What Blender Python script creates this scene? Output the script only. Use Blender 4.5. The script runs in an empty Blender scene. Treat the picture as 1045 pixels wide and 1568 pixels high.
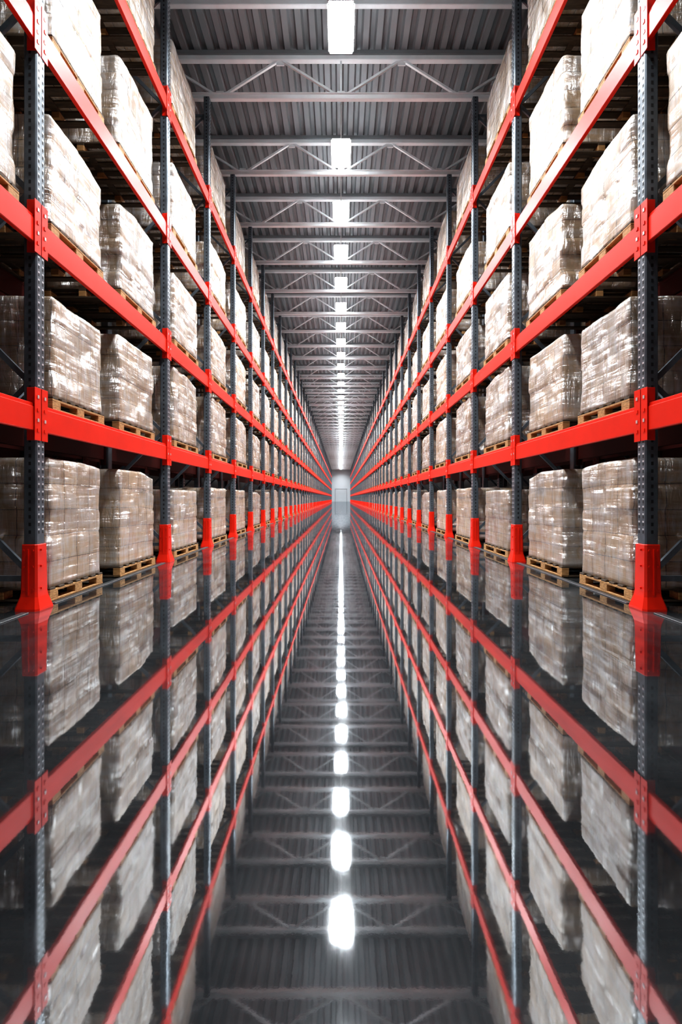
import bpy, bmesh, math, random
from mathutils import Vector, noise
random.seed(7)
scn = bpy.context.scene
scn.view_settings.view_transform = 'Standard'
try: scn.view_settings.look = 'Medium High Contrast'
except Exception: scn.view_settings.look = 'None'
scn.view_settings.exposure = 0.0
COL = scn.collection

# ------------------------------------------------------------ dimensions
X = 3.0            # half aisle
H = 1.1            # eye height
LV = [1.90, 3.745, 5.73, 7.93]   # beam centre heights
BH = 0.27          # beam height
POST = 0.13
POST_H = 10.25
DEPTH = 1.15
ZB = 10.46         # truss bottom chord
ZT = 11.36         # truss top chord
ZD = 11.50         # deck
Y0, Y1 = -9.0, 151.0

# ------------------------------------------------------------ helpers
def nmat(name):
    m = bpy.data.materials.new(name); m.use_nodes = True
    nt = m.node_tree
    return m, nt, nt.nodes, nt.links, nt.nodes['Principled BSDF']

def simple(name, col, rough=0.5, metal=0.0, var=0.12, scale=8.0, bump=0.0, coat=0.0, spec=.5):
    m, nt, N, L, P = nmat(name)
    tc = N.new('ShaderNodeTexCoord'); nz = N.new('ShaderNodeTexNoise')
    nz.inputs['Scale'].default_value = scale; nz.inputs['Detail'].default_value = 4
    L.new(tc.outputs['Object'], nz.inputs['Vector'])
    cr = N.new('ShaderNodeValToRGB')
    cr.color_ramp.elements[0].position = .3; cr.color_ramp.elements[1].position = .7
    cr.color_ramp.elements[0].color = tuple(c*(1-var) for c in col)+(1,)
    cr.color_ramp.elements[1].color = tuple(min(1, c*(1+var)) for c in col)+(1,)
    L.new(nz.outputs['Fac'], cr.inputs['Fac']); L.new(cr.outputs['Color'], P.inputs['Base Color'])
    P.inputs['Roughness'].default_value = rough; P.inputs['Metallic'].default_value = metal
    P.inputs['Specular IOR Level'].default_value = spec
    P.inputs['Coat Weight'].default_value = coat; P.inputs['Coat Roughness'].default_value = .15
    if bump:
        b = N.new('ShaderNodeBump'); b.inputs['Strength'].default_value = bump; b.inputs['Distance'].default_value = .01
        L.new(nz.outputs['Fac'], b.inputs['Height']); L.new(b.outputs['Normal'], P.inputs['Normal'])
    return m

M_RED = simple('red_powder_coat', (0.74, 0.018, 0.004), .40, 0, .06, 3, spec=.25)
M_RED_SHADE = simple('red_powder_coat_shaded', (0.07, 0.012, 0.010), .5, 0, .06, 3, spec=.2)  # beam red with the shade behind the loads put into its colour
M_POST = simple('slate_galvanised_steel', (0.120, 0.146, 0.172), .34, .4, .3, 6)
M_SLOT = simple('slot_edge_metal', (0.65, 0.70, 0.74), .3, .5, .1, 20)
M_DARK = simple('slot_dark', (0.010, 0.011, 0.014), .7)
M_PIN = simple('zinc_pin', (0.75, 0.76, 0.78), .3, .7, .05, 30)
M_DECK = simple('roof_deck_steel', (0.22, 0.245, 0.26), .45, .2, .18, .6)
M_TRUSS = simple('truss_paint', (0.74, 0.80, 0.83), .4, .1, .06, 3)
M_WALL = simple('wall_panel_paint', (0.12, 0.125, 0.13), .6, 0, .05, .5)
M_FARW = simple('end_wall_paint', (0.42, 0.46, 0.49), .6, 0, .03, .5)
M_FARD = simple('end_door_paint', (0.40, 0.44, 0.47), .6, 0, .03, .5)
M_FARF = simple('end_door_frame_paint', (0.25, 0.27, 0.29), .6, 0, .03, .5)
M_RAIL = simple('guide_rail_steel', (0.10, 0.105, 0.11), .35, .5, .1, 6)

def wood(name, a, b):
    m, nt, N, L, P = nmat(name)
    tc = N.new('ShaderNodeTexCoord'); mp = N.new('ShaderNodeMapping'); mp.inputs['Scale'].default_value = (3, 14, 30)
    nz = N.new('ShaderNodeTexNoise'); nz.inputs['Scale'].default_value = 2; nz.inputs['Detail'].default_value = 4
    L.new(tc.outputs['Object'], mp.inputs['Vector']); L.new(mp.outputs['Vector'], nz.inputs['Vector'])
    cr = N.new('ShaderNodeValToRGB'); cr.color_ramp.elements[0].color = a+(1,); cr.color_ramp.elements[1].color = b+(1,)
    cr.color_ramp.elements[0].position = .3; cr.color_ramp.elements[1].position = .7
    L.new(nz.outputs['Fac'], cr.inputs['Fac']); L.new(cr.outputs['Color'], P.inputs['Base Color'])
    P.inputs['Roughness'].default_value = .7
    return m
M_WOOD = wood('pallet_pine', (0.25, 0.125, 0.042), (0.52, 0.29, 0.11))
M_WOOD_SHADE = wood('pallet_pine_shaded', (0.035, 0.022, 0.012), (0.08, 0.05, 0.027))  # same pine darkened, painting in the shade on decks and undersides

def wrap_material():
    m, nt, N, L, P = nmat('stretch_wrapped_cartons')
    uv = N.new('ShaderNodeUVMap'); uv.uv_map = 'UVMap'
    br = N.new('ShaderNodeTexBrick'); br.offset = 0; br.squash = 1
    br.inputs['Scale'].default_value = 1; br.inputs['Brick Width'].default_value = 1; br.inputs['Row Height'].default_value = 1
    br.inputs['Mortar Size'].default_value = .016; br.inputs['Mortar Smooth'].default_value = .3
    br.inputs['Color1'].default_value = (0.40, 0.285, 0.175, 1); br.inputs['Color2'].default_value = (0.28, 0.20, 0.125, 1)
    br.inputs['Mortar'].default_value = (0.07, 0.05, 0.035, 1)
    L.new(uv.outputs['UV'], br.inputs['Vector'])
    oi = N.new('ShaderNodeObjectInfo')
    hs = N.new('ShaderNodeHueSaturation')
    mr = N.new('ShaderNodeMapRange'); mr.inputs['To Min'].default_value = .72; mr.inputs['To Max'].default_value = 1.2
    L.new(oi.outputs['Random'], mr.inputs['Value']); L.new(mr.outputs['Result'], hs.inputs['Value'])
    L.new(br.outputs['Color'], hs.inputs['Color'])
    tc = N.new('ShaderNodeTexCoord')
    add = N.new('ShaderNodeVectorMath'); add.operation = 'ADD'
    sc = N.new('ShaderNodeVectorMath'); sc.operation = 'SCALE'; sc.inputs[0].default_value = (7, 13, 5)
    L.new(oi.outputs['Random'], sc.inputs['Scale'])
    L.new(tc.outputs['Object'], add.inputs[0]); L.new(sc.outputs[0], add.inputs[1])
    mp = N.new('ShaderNodeMapping'); mp.inputs['Rotation'].default_value = (0.16, 0, 0); mp.inputs['Scale'].default_value = (1.0, 0.7, 9)
    L.new(add.outputs[0], mp.inputs['Vector'])
    n1 = N.new('ShaderNodeTexNoise'); n1.inputs['Scale'].default_value = 1.8; n1.inputs['Detail'].default_value = 7; n1.inputs['Distortion'].default_value = .3
    L.new(mp.outputs['Vector'], n1.inputs['Vector'])
    mpv = N.new('ShaderNodeMapping'); mpv.inputs['Rotation'].default_value = (-.5, 0, 0); mpv.inputs['Scale'].default_value = (7, 7, 1.2)
    L.new(add.outputs[0], mpv.inputs['Vector'])
    n4 = N.new('ShaderNodeTexNoise'); n4.inputs['Scale'].default_value = 1.7; n4.inputs['Detail'].default_value = 6; n4.inputs['Distortion'].default_value = 1.0
    L.new(mpv.outputs['Vector'], n4.inputs['Vector'])
    av = N.new('ShaderNodeMath'); av.operation = 'MULTIPLY_ADD'; av.inputs[1].default_value = .5
    hv = N.new('ShaderNodeMath'); hv.operation = 'MULTIPLY'; hv.inputs[1].default_value = .5
    L.new(n4.outputs['Fac'], hv.inputs[0]); L.new(n1.outputs['Fac'], av.inputs[0]); L.new(hv.outputs[0], av.inputs[2])
    # large patches where several film layers overlap
    n5 = N.new('ShaderNodeTexNoise'); n5.inputs['Scale'].default_value = 1.3; n5.inputs['Detail'].default_value = 2
    L.new(add.outputs[0], n5.inputs['Vector'])
    pm = N.new('ShaderNodeMath'); pm.operation = 'MULTIPLY_ADD'; pm.inputs[1].default_value = .35
    L.new(n5.outputs['Fac'], pm.inputs[0]); L.new(av.outputs[0], pm.inputs[2])
    r1 = N.new('ShaderNodeMapRange'); r1.inputs['From Min'].default_value = .60; r1.inputs['From Max'].default_value = .84
    r1.inputs['To Min'].default_value = .03; r1.inputs['To Max'].default_value = .62
    L.new(pm.outputs[0], r1.inputs['Value'])
    mix = N.new('ShaderNodeMix'); mix.data_type = 'RGBA'
    L.new(r1.outputs['Result'], mix.inputs['Factor']); L.new(hs.outputs['Color'], mix.inputs[6])
    mix.inputs[7].default_value = (0.50, 0.52, 0.54, 1)
    L.new(mix.outputs[2], P.inputs['Base Color'])
    n3 = N.new('ShaderNodeTexNoise'); n3.inputs['Scale'].default_value = 2.6; n3.inputs['Detail'].default_value = 1.5
    L.new(add.outputs[0], n3.inputs['Vector'])
    ad2 = N.new('ShaderNodeMath'); ad2.operation = 'MULTIPLY_ADD'; ad2.inputs[1].default_value = 3.2
    L.new(n3.outputs['Fac'], ad2.inputs[0]); L.new(av.outputs[0], ad2.inputs[2])
    b0 = N.new('ShaderNodeBump'); b0.inputs['Strength'].default_value = .7; b0.inputs['Distance'].default_value = .01; b0.invert = True
    L.new(br.outputs['Fac'], b0.inputs['Height']); L.new(b0.outputs['Normal'], P.inputs['Normal'])
    b = N.new('ShaderNodeBump'); b.inputs['Strength'].default_value = 1.0; b.inputs['Distance'].default_value = .10
    L.new(ad2.outputs[0], b.inputs['Height'])
    L.new(b.outputs['Normal'], P.inputs['Coat Normal'])
    P.inputs['Roughness'].default_value = .5; P.inputs['Specular IOR Level'].default_value = .3
    P.inputs['Coat Weight'].default_value = 1; P.inputs['Coat Roughness'].default_value = .17
    P.inputs['Coat IOR'].default_value = 2.5
    return m
M_WRAP = wrap_material()

def floor_material():
    m, nt, N, L, P = nmat('polished_concrete')
    N.remove(P); out = N['Material Output']
    tc = N.new('ShaderNodeTexCoord')
    n = N.new('ShaderNodeTexNoise'); n.inputs['Scale'].default_value = 1.1; n.inputs['Detail'].default_value = 8; n.inputs['Roughness'].default_value = .65
    L.new(tc.outputs['Object'], n.inputs['Vector'])
    cr = N.new('ShaderNodeValToRGB'); cr.color_ramp.elements[0].position = .35; cr.color_ramp.elements[1].position = .7
    cr.color_ramp.elements[0].color = (.014, .016, .018, 1); cr.color_ramp.elements[1].color = (.052, .057, .061, 1)
    L.new(n.outputs['Fac'], cr.inputs['Fac'])
    d = N.new('ShaderNodeBsdfDiffuse'); L.new(cr.outputs['Color'], d.inputs['Color'])
    g = N.new('ShaderNodeBsdfGlossy'); g.inputs['Color'].default_value = (.93, .97, 1, 1)
    mp = N.new('ShaderNodeMapping'); mp.inputs['Scale'].default_value = (6, .8, 1)
    L.new(tc.outputs['Object'], mp.inputs['Vector'])
    n2 = N.new('ShaderNodeTexNoise'); n2.inputs['Scale'].default_value = 1.5; n2.inputs['Detail'].default_value = 6
    L.new(mp.outputs['Vector'], n2.inputs['Vector'])
    r = N.new('ShaderNodeMapRange'); r.inputs['From Min'].default_value = .35; r.inputs['From Max'].default_value = .8
    r.inputs['To Min'].default_value = .020; r.inputs['To Max'].default_value = .055
    L.new(n2.outputs['Fac'], r.inputs['Value']); L.new(r.outputs['Result'], g.inputs['Roughness'])
    lw = N.new('ShaderNodeLayerWeight'); lw.inputs['Blend'].default_value = .5
    f = N.new('ShaderNodeMapRange'); f.inputs['From Min'].default_value = 0.15; f.inputs['From Max'].default_value = .9
    f.inputs['To Min'].default_value = .24; f.inputs['To Max'].default_value = .68
    L.new(lw.outputs['Facing'], f.inputs['Value'])
    ml = N.new('ShaderNodeMapRange'); ml.inputs['From Min'].default_value = .3; ml.inputs['From Max'].default_value = .7
    ml.inputs['To Min'].default_value = .76; ml.inputs['To Max'].default_value = 1.12
    L.new(n2.outputs['Fac'], ml.inputs['Value'])
    mu = N.new('ShaderNodeMath'); mu.operation = 'MULTIPLY'
    L.new(f.outputs['Result'], mu.inputs[0]); L.new(ml.outputs['Result'], mu.inputs[1])
    mx = N.new('ShaderNodeMixShader'); L.new(mu.outputs[0], mx.inputs[0]); L.new(d.outputs[0], mx.inputs[1]); L.new(g.outputs[0], mx.inputs[2])
    bp = N.new('ShaderNodeBump'); bp.inputs['Strength'].default_value = .02; bp.inputs['Distance'].default_value = .01
    L.new(n.outputs['Fac'], bp.inputs['Height']); L.new(bp.outputs['Normal'], g.inputs['Normal'])
    L.new(mx.outputs[0], out.inputs['Surface'])
    return m
M_FLOOR = floor_material()

def emis(name, col, s):
    m, nt, N, L, P = nmat(name)
    P.inputs['Base Color'].default_value = (.9, .9, .9, 1)
    P.inputs['Emission Color'].default_value = col+(1,); P.inputs['Emission Strength'].default_value = s
    return m
M_LED = emis('led_panel', (.97, .99, 1), 16)
M_FILL_GLOW = emis('added_ceiling_fill_glow', (.92, .97, 1), 70)  # glow added on the housing sides to brighten ceiling and trusses
M_HOUSE = simple('lamp_housing', (0.7, 0.71, 0.72), .4, .2, .05)

class MB:
    """mesh builder"""
    def __init__(s): s.v = []; s.f = []; s.m = []; s.mats = []
    def mi(s, mat):
        if mat not in s.mats: s.mats.append(mat)
        return s.mats.index(mat)
    def box(s, x0, x1, y0, y1, z0, z1, mat, bev=0):
        b = len(s.v); k = s.mi(mat)
        if bev <= 0:
            s.v += [(x0,y0,z0),(x1,y0,z0),(x1,y1,z0),(x0,y1,z0),(x0,y0,z1),(x1,y0,z1),(x1,y1,z1),(x0,y1,z1)]
            F = [(0,3,2,1),(4,5,6,7),(0,1,5,4),(1,2,6,5),(2,3,7,6),(3,0,4,7)]
        else:
            bm = bmesh.new(); bmesh.ops.create_cube(bm, size=1)
            for v in bm.verts:
                v.co = ((x0+x1)/2+v.co.x*(x1-x0), (y0+y1)/2+v.co.y*(y1-y0), (z0+z1)/2+v.co.z*(z1-z0))
            bmesh.ops.bevel(bm, geom=bm.edges[:], offset=bev, segments=1, affect='EDGES')
            bm.verts.index_update()
            s.v += [tuple(v.co) for v in bm.verts]; F = [tuple(v.index for v in f.verts) for f in bm.faces]; bm.free()
        for f in F: s.f.append(tuple(b+i for i in f)); s.m.append(k)
    def quad(s, pts, mat):
        b = len(s.v); s.v += pts; s.f.append(tuple(range(b, b+len(pts)))); s.m.append(s.mi(mat))
    def bar(s, p, q, w, h, mat):
        p = Vector(p); q = Vector(q); d = (q-p).normalized()
        up = Vector((0,1,0)) if abs(d.y) < .9 else Vector((0,0,1))
        a = d.cross(up).normalized()*w/2; c = d.cross(a).normalized()*h/2
        b = len(s.v); k = s.mi(mat)
        for e in (p, q):
            for sa, sc in ((-1,-1),(1,-1),(1,1),(-1,1)): s.v.append(tuple(e+a*sa+c*sc))
        for f in [(0,1,2,3),(7,6,5,4),(0,4,5,1),(1,5,6,2),(2,6,7,3),(3,7,4,0)]:
            s.f.append(tuple(b+i for i in f)); s.m.append(k)
    def loft(s, rings, mat, cap=True):
        b = len(s.v); k = s.mi(mat); n = len(rings[0])
        for r in rings: s.v += r
        for j in range(len(rings)-1):
            for i in range(n):
                i2 = (i+1) % n
                s.f.append((b+j*n+i, b+j*n+i2, b+(j+1)*n+i2, b+(j+1)*n+i)); s.m.append(k)
        if cap:
            s.f.append(tuple(b+(len(rings)-1)*n+i for i in range(n))); s.m.append(k)
    def mesh(s, name, recalc=True):
        me = bpy.data.meshes.new(name); me.from_pydata(s.v, [], s.f)
        for m in s.mats: me.materials.append(m)
        me.polygons.foreach_set('material_index', s.m)
        if recalc:
            bm = bmesh.new(); bm.from_mesh(me); bmesh.ops.recalc_face_normals(bm, faces=bm.faces[:]); bm.to_mesh(me); bm.free()
        me.update(); return me

def obj(name, me, loc=(0,0,0), parent=None, sx=1):
    o = bpy.data.objects.new(name, me); o.location = loc; o.scale = (sx, 1, 1)
    COL.objects.link(o)
    if parent: o.parent = parent
    return o
def empty(name, loc=(0,0,0)):
    o = bpy.data.objects.new(name, None); o.location = loc; COL.objects.link(o); return o

# ------------------------------------------------------------ upright frame
def frame_mesh():
    b = MB(); w = POST
    for x0 in (0, DEPTH-w):
        b.box(x0, x0+w, 0, w, 0.006, POST_H, M_POST, .012)
        b.box(x0-.03, x0+w+.03, -.03, w+.03, 0, .006, M_POST)
    z = .75
    while z < POST_H-.05:
        for yy in (.035, w-.035):
            b.quad([(-.0015,yy-.011,z),(-.0015,yy+.011,z),(-.0015,yy+.008,z+.030),(-.0015,yy-.008,z+.030)], M_DARK)
            b.quad([(-.0015,yy-.012,z+.033),(-.0015,yy+.012,z+.033),(-.0015,yy+.012,z+.050),(-.0015,yy-.012,z+.050)], M_SLOT)
        b.quad([(w/2-.012,-.0015,z),(w/2+.012,-.0015,z),(w/2+.012,-.0015,z+.034),(w/2-.012,-.0015,z+.034)], M_DARK)
        z += .075
    y = w/2; z = .35; side = 0
    xs = (w*.8, DEPTH-w*.8)
    b.bar((xs[0],y,.3),(xs[1],y,.3),.055,.03,M_POST)
    while z+.95 < POST_H:
        b.bar((xs[side],y,z),(xs[1-side],y,z+.95),.055,.03,M_POST)
        z += .95; side = 1-side
    b.bar((xs[0],y,z),(xs[1],y,z),.055,.03,M_POST)
    return b.mesh('upright_frame')
ME_FRAME = frame_mesh()

def protector_mesh():
    b = MB(); w = POST; c = w/2
    def ring(z, hx, hy, ch):
        return [(c-hx+ch,c-hy,z),(c+hx-ch,c-hy,z),(c+hx,c-hy+ch,z),(c+hx,c+hy-ch,z),(c+hx-ch,c+hy,z),(c-hx+ch,c+hy,z),(c-hx,c+hy-ch,z),(c-hx,c-hy+ch,z)]
    b.loft([ring(0,.125,.135,.03), ring(.02,.123,.133,.03), ring(.13,.090,.097,.02), ring(.18,.084,.09,.018), ring(.64,.078,.082,.016), ring(.645,.074,.078,.016)], M_RED)
    for z in (.2, .42, .58):
        for xx in (c-.045, c+.045):
            b.box(xx-.008, xx+.008, c-.096, c-.08, z, z+.016, M_RED)
        b.box(c-.096, c-.075, c-.03, c-.012, z, z+.018, M_RED)
    b.box(c-.006, c+.006, c-.100, c-.08, .15, .60, M_RED)
    return b.mesh('column_protector')
ME_PROT = protector_mesh()

def beam_mesh(L, back=False):
    b = MB(); w = POST
    for z in LV:
        for xb, s in ((0.004, 1), (DEPTH-.004, -1)):
            R = M_RED if (s == 1 and not back) else M_RED_SHADE
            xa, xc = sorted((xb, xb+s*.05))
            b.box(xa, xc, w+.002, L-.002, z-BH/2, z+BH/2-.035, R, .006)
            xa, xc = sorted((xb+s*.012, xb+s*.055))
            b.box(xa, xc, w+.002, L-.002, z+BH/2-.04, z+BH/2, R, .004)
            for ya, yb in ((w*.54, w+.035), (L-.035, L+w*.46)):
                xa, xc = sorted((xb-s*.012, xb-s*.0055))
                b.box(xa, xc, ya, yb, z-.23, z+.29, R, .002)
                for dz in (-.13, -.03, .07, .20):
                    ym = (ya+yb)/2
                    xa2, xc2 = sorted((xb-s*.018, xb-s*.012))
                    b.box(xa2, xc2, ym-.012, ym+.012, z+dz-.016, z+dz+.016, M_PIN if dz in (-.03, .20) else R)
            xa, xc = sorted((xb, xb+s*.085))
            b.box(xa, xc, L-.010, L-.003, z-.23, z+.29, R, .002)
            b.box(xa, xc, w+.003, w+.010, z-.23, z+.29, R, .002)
    return b.mesh('bay_beams')

# ------------------------------------------------------------ pallet + wrapped load
def load_mesh(D, W, Ht, seed, ncol=4, nrow=5):
    """origin = centre of footprint, bottom. aisle face = -x"""
    rnd = random.Random(seed)
    b = MB(); ph = .145
    d2, w2 = D/2, W/2
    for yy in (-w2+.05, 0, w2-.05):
        b.box(-d2, d2, yy-.05, yy+.05, 0, .022, M_WOOD_SHADE, .003)
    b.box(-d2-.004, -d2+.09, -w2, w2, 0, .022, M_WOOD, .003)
    b.box(d2-.09, d2+.004, -w2, w2, 0, .022, M_WOOD_SHADE, .003)
    for xx in (-d2+.05, 0, d2-.05):
        for yy in (-w2+.072, 0, w2-.072):
            b.box(xx-.05, xx+.05, yy-.072, yy+.072, .022, .100, M_WOOD, .004)
        b.box(xx-.05, xx+.05, -w2, w2, .100, .122, M_WOOD if xx < 0 else M_WOOD_SHADE, .003)
    nb = 7
    for i in range(nb):
        yy = -w2+.05+(W-.1)*i/(nb-1)
        b.box(-d2, d2, yy-.048, yy+.048, .122, .144, M_WOOD_SHADE, .003)
    nx, ny, nz = 20, 26, 30
    h = Ht-ph; d = d2-.02; w = w2-.015
    rowoff = [(rnd.uniform(-.009,.009), rnd.uniform(-.024,.024)) for _ in range(nrow+2)]
    cell = {}
    def cellr(face, i, j):
        return cell.setdefault((face,i,j), rnd.uniform(-.010,.012))
    sv = Vector((seed*3.1, seed*1.7, seed*.9))
    lean = rnd.uniform(-.018, .018)
    topcut = rnd.choice([0,.03,.06,.11]); tdir = rnd.choice([-1,1])
    idx = {}
    def seam(t):
        f = t-math.floor(t); return min(1, min(f,1-f)/.12)
    def P(i,j,k):
        key = (i,j,k)
        if key in idx: return idx[key]
        a, c, e = i/nx, j/ny, k/nz
        x, y, z = -d+2*d*a, -w+2*w*c, e*h
        r = min(nrow-1, int(e*nrow)); ro = rowoff[r]
        dx = dy = dz = 0
        if i in (0, nx):
            s = -1 if i == 0 else 1
            off = cellr(('x',i), min(ncol-1,int(c*ncol)), r)*seam(c*ncol) - .006*(1-seam(e*nrow))
            dx += s*off
        if j in (0, ny):
            s = -1 if j == 0 else 1
            off = cellr(('y',j), min(2,int(a*3)), r)*seam(a*3) - .006*(1-seam(e*nrow))
            dy += s*off
        cnt = (i in (0,nx))+(j in (0,ny))+(k == nz)
        if cnt >= 2:
            q = .010
            if i in (0,nx): dx += q*(1 if i == 0 else -1)
            if j in (0,ny): dy += q*(1 if j == 0 else -1)
            if k == nz: dz -= q
        bl = seam(e*nrow)
        dx += ro[0]*bl; dy += ro[1]*bl + lean*e
        nv = noise.noise_vector(Vector((x,y,z))*2.3+sv)*.008 + noise.noise_vector(Vector((x,y,z))*8+sv)*.003
        fade = min(1, e*8)
        x += (dx+nv.x)*(.3+.7*fade); y += (dy+nv.y)*(.3+.7*fade)
        z += dz + (nv.z*1.2 - (topcut*max(0, (tdir*(c-.5)-.1)*2)))*e
        v = (max(-d2-.015, x), y, max(0.0, z)+ph)
        b.v.append(v); idx[key] = len(b.v)-1
        return idx[key]
    uvs = {}
    k_ = b.mi(M_WRAP)
    def F(q, uv):
        b.f.append(tuple(q)); b.m.append(k_); uvs[len(b.f)-1] = uv
    for k in range(nz):
        for j in range(ny):
            for i, fl in ((0,1),(nx,0)):
                q = [(i,j,k),(i,j,k+1),(i,j+1,k+1),(i,j+1,k)]
                if not fl: q = q[::-1]
                F([P(*t) for t in q], [(t[1]/ny*ncol, t[2]/nz*nrow) for t in q])
        for i in range(nx):
            for j, fl in ((0,0),(ny,1)):
                q = [(i,j,k),(i,j,k+1),(i+1,j,k+1),(i+1,j,k)]
                if not fl: q = q[::-1]
                F([P(*t) for t in q], [(t[0]/nx*3+10, t[2]/nz*nrow) for t in q])
    for i in range(nx):
        for j in range(ny):
            q = [(i,j,nz),(i+1,j,nz),(i+1,j+1,nz),(i,j+1,nz)]
            F([P(*t) for t in q], [(t[0]/nx*3, t[1]/ny*ncol) for t in q])
            q = [(i,j,0),(i,j+1,0),(i+1,j+1,0),(i+1,j,0)]
            F([P(*t) for t in q], [(t[0]/nx*3, t[1]/ny*ncol) for t in q])
    me = b.mesh('pallet_load_%d' % seed, recalc=False)
    ul = me.uv_layers.new(name='UVMap')
    for p in me.polygons:
        if p.index in uvs:
            p.use_smooth = True
            for li, u in zip(p.loop_indices, uvs[p.index]): ul.data[li].uv = u
    return me

LA = [load_mesh(1.08, 1.06, hh, 10+i, 4, n) for i, (hh, n) in enumerate(((1.52,5), (1.22,4), (1.29,4), (1.42,5), (1.36,4)))]
LB = [load_mesh(1.08, 1.20, hh, 20+i, 4, n) for i, (hh, n) in enumerate(((1.50,5), (1.35,4), (1.42,5), (1.46,5), (1.40,4)))]
LC = [load_mesh(1.08, 1.40, hh, 30+i, 5, n) for i, (hh, n) in enumerate(((1.48,5), (1.30,4), (1.38,5), (1.42,4), (1.34,5), (1.25,4), (1.44,5)))]

# ------------------------------------------------------------ racks
posts = [-5.7, -2.3, 1.1, 4.5, 7.9]
while posts[-1] < 147: posts.append(posts[-1]+2.5)
beam_cache = {}
def beams(L, back):
    k = (round(L, 3), back)
    if k not in beam_cache: beam_cache[k] = beam_mesh(k[0], back)
    return beam_cache[k]

def rail_mesh(L):
    b = MB(); w = POST
    b.box(-.02, .05, .27, L-.14, 0, .010, M_RAIL, .002)
    return b.mesh('guide_rail')
rail_cache = {}

def floor_z(l): return 0.0 if l == 0 else LV[l-1]+BH/2
def build_rack(side, xface, plist, prot=True):
    rk = empty('pallet_rack')
    s = side
    for i, y in enumerate(plist):
        obj('upright_frame', ME_FRAME, (s*xface, y, 0), rk, s)
        if prot: obj('column_protector', ME_PROT, (s*xface, y, 0), rk, s)
        if i+1 < len(plist):
            L = plist[i+1]-y
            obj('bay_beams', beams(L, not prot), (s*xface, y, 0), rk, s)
            if prot:
                k = round(L,3)
                if k not in rail_cache: rail_cache[k] = rail_mesh(k)
                obj('guide_rail', rail_cache[k], (s*xface, y, 0), rk, s)
    return rk
def put(me, s, xface, yc, l, parent, over=0.0):
    x = s*(xface+.055+.54-over)
    z = floor_z(l) + (.011 if l == 0 else .0)
    return obj('wrapped_pallet_load', me, (x, yc, z), parent, s)

for s in (-1, 1):
    build_rack(s, X, posts)
    far = empty('wrapped_pallet_load_row')
    for bi in range(len(posts)-1):
        y = posts[bi]; L = posts[bi+1]-y
        for l in range(5):
            r = random.Random(bi*17+l)
            if L > 3:
                if abs(y-1.1) < .01 and l < 2: continue
                ja = r.uniform(-.03,.03); jb = r.uniform(-.03,.03)
                ya, yb = y+.84+ja, y+2.42+jb
                if abs(y-1.1) < .01: ya, yb = y+1.15, y+2.64
                put(LA[l], s, X, ya, l, None, .0)
                put(LB[(l+(0 if y > 4 else 1)) % 5], s, X, yb, l, None, .0)
            else:
                yc = y + 1.06 + r.uniform(-.05, .08)
                me = LC[r.randrange(7)]
                near = bi < 7
                put(me, s, X, yc, l, None if near else far, r.uniform(0, .03))
    X2 = X+DEPTH+.3
    bp = posts[:9]
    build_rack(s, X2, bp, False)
    for bi in range(len(bp)-1):
        y = bp[bi]; L = bp[bi+1]-y
        for l in range(5):
            if L > 3:
                put(LA[(l+2)%5], s, X2, y+.80, l, None); put(LB[(l+1)%5], s, X2, y+2.35, l, None)
            else: put(LC[(bi+l)%7], s, X2, y+1.1, l, None)

# ------------------------------------------------------------ shell
def boxobj(name, x0,x1,y0,y1,z0,z1, mat):
    b = MB(); b.box(x0,x1,y0,y1,z0,z1,mat); return obj(name, b.mesh(name))
WX = 7.6
boxobj('floor', -WX-.2, WX+.2, Y0-.2, Y1+.2, -.2, 0, M_FLOOR)
boxobj('wall_left', -WX-.2, -WX, Y0, Y1, 0, ZD+.3, M_WALL)
boxobj('wall_right', WX, WX+.2, Y0, Y1, 0, ZD+.3, M_WALL)
boxobj('wall_back', -WX, WX, Y0-.2, Y0, 0, ZD+.3, M_WALL)
boxobj('wall_far', -WX, WX, Y1, Y1+.2, 0, ZD+.3, M_FARW)
b = MB(); yd = Y1-.004
b.box(-1.85,1.85,yd-.06,yd,0.01,4.0,M_FARD)
for k in range(1,12): b.box(-1.85,1.85,yd-.075,yd-.06,k*.33,k*.33+.03,M_FARF)
for sx in (-1,1): b.box(sx*1.95-.06,sx*1.95+.06,yd-.12,yd,0,4.1,M_FARF)
b.box(-2.01,2.01,yd-.12,yd,4.1,4.25,M_FARF)
obj('door_1', b.mesh('door_1'))
# ceiling
b = MB(); pitch = .30; x = -WX
prof = []
while x < WX-.01:
    prof += [(x, ZD), (x+.13, ZD), (x+.17, ZD+.11), (x+.26, ZD+.11)]; x += pitch
prof.append((x, ZD))
k = b.mi(M_DECK); n = len(prof)
for (px, pz) in prof: b.v.append((min(px,WX), Y0, pz))
for (px, pz) in prof: b.v.append((min(px,WX), Y1, pz))
for i in range(n-1): b.f.append((i, i+n, i+n+1, i+1)); b.m.append(k)
b.box(-WX, WX, Y0, Y1, ZD+.14, ZD+.24, M_DECK)
obj('ceiling', b.mesh('ceiling', False))

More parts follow.
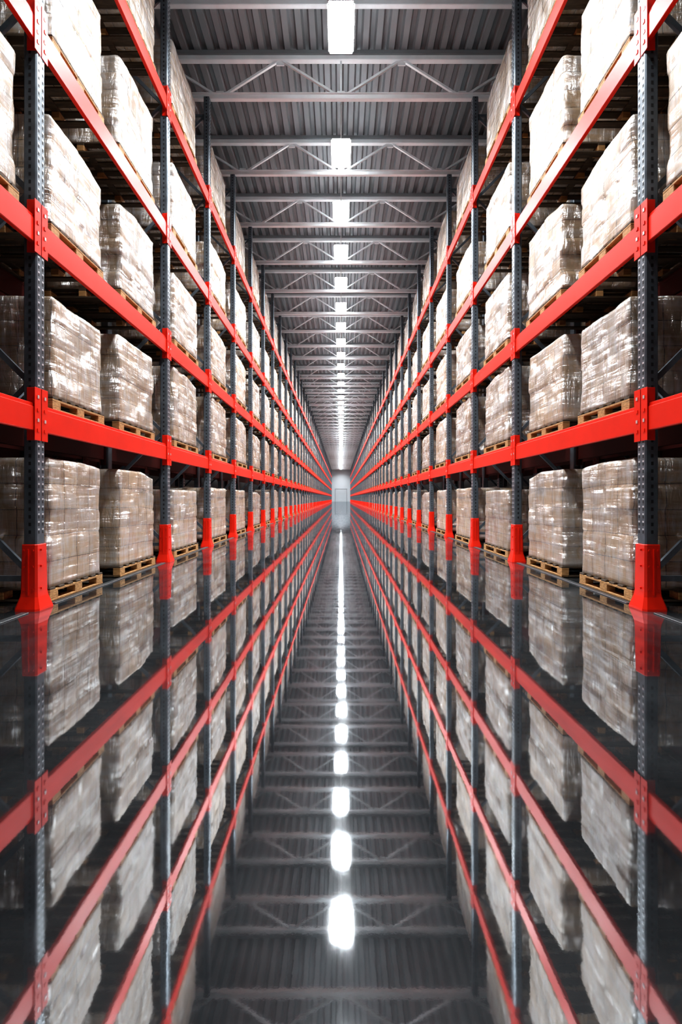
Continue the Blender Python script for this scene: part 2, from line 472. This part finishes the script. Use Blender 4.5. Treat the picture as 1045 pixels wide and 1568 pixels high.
def truss_mesh():
    b = MB()
    hw = WX-.02
    b.box(-hw,hw,-.05,.05,ZB-.05,ZB+.05,M_TRUSS,.01)
    b.box(-hw,hw,-.09,.09,ZB+.045,ZB+.060,M_TRUSS)
    b.box(-hw,hw,-.06,.06,ZT-.05,ZT+.06,M_TRUSS,.01)
    b.box(-hw,hw,-.10,.10,ZT+.06,ZD-.005,M_DECK)
    p = 1.42
    for i in range(-5, 5):
        a, c = i*p, (i+1)*p
        za, zc = (ZB, ZT) if i % 2 == 0 else (ZT, ZB)
        b.bar((a,0,za),(c,0,zc),.05,.05,M_TRUSS)
    for i in range(-5,6):
        if i % 2 == 0: b.box(i*p-.09,i*p+.09,-.012,.012,ZB,ZB+.16,M_TRUSS)
        else: b.box(i*p-.09,i*p+.09,-.012,.012,ZT-.14,ZT,M_TRUSS)
    b.box(-.022,.022,-.022,.022,ZB,ZT,M_TRUSS)
    return b.mesh('roof_truss')
MT = truss_mesh()
ty = [10.7]
while ty[-1] < Y1-3: ty.append(ty[-1]+2.5)
ty = [-5.5, -2.0, 1.6, 5.6] + ty
tr = empty('roof_truss_row')
for y in ty: obj('roof_truss', MT, (0, y, 0), tr)
b = MB(); b.box(-WX+.02, WX-.02, -.05, .05, ZD-.14, ZD-.01, M_TRUSS, .01)
obj('roof_purlin', b.mesh('roof_purlin'), (0, 9.55, 0), tr)

# luminaires
def lamp_mesh():
    b = MB(); z = ZB-.02
    b.box(-.25,.25,-.48,.48,z,z+.07,M_HOUSE,.01)
    b.box(-.23,.23,-.46,.46,z-.012,z-.002,M_LED)
    for sx in (-1,1): b.box(sx*.255-.004, sx*.255+.004, -.44,.44, z+.01,z+.06, M_FILL_GLOW)
    for sy in (-1,1): b.box(-.23,.23, sy*.485-.004, sy*.485+.004, z+.01,z+.06, M_FILL_GLOW)
    for sy in (-.35,.35): b.box(-.012,.012,sy-.012,sy+.012,z+.07,ZD-.01,M_HOUSE)
    return b.mesh('lamp')
ML = lamp_mesh()
ly = [3.6, 6.4, 9.13] + [y-.75 for y in ty if y > 13]
lr = empty('high_bay_luminaire_row')
ld = bpy.data.lights.new('led_beam', 'AREA'); ld.shape = 'RECTANGLE'; ld.size = .46; ld.size_y = .92
ld.energy = 350; ld.color = (.94, .98, 1); ld.spread = math.radians(138)
for y in ly:
    obj('high_bay_luminaire', ML, (0, y, 0), lr)
    o = bpy.data.objects.new('led_beam', ld); COL.objects.link(o); o.location = (0, y, ZB-.045); o.parent = lr

w = bpy.data.worlds.new('World'); scn.world = w; w.use_nodes = True
w.node_tree.nodes['Background'].inputs[0].default_value = (.5,.55,.6,1)
w.node_tree.nodes['Background'].inputs[1].default_value = .1

cd = bpy.data.cameras.new('camera'); cam = bpy.data.objects.new('camera', cd); COL.objects.link(cam)
cam.location = (0, 0, H); cam.rotation_euler = (math.radians(90), 0, 0)
cd.sensor_fit = 'AUTO'; cd.sensor_width = 36; cd.lens = 36*1029/2304; cd.shift_y = -31/2304
cd.clip_end = 400
scn.camera = cam
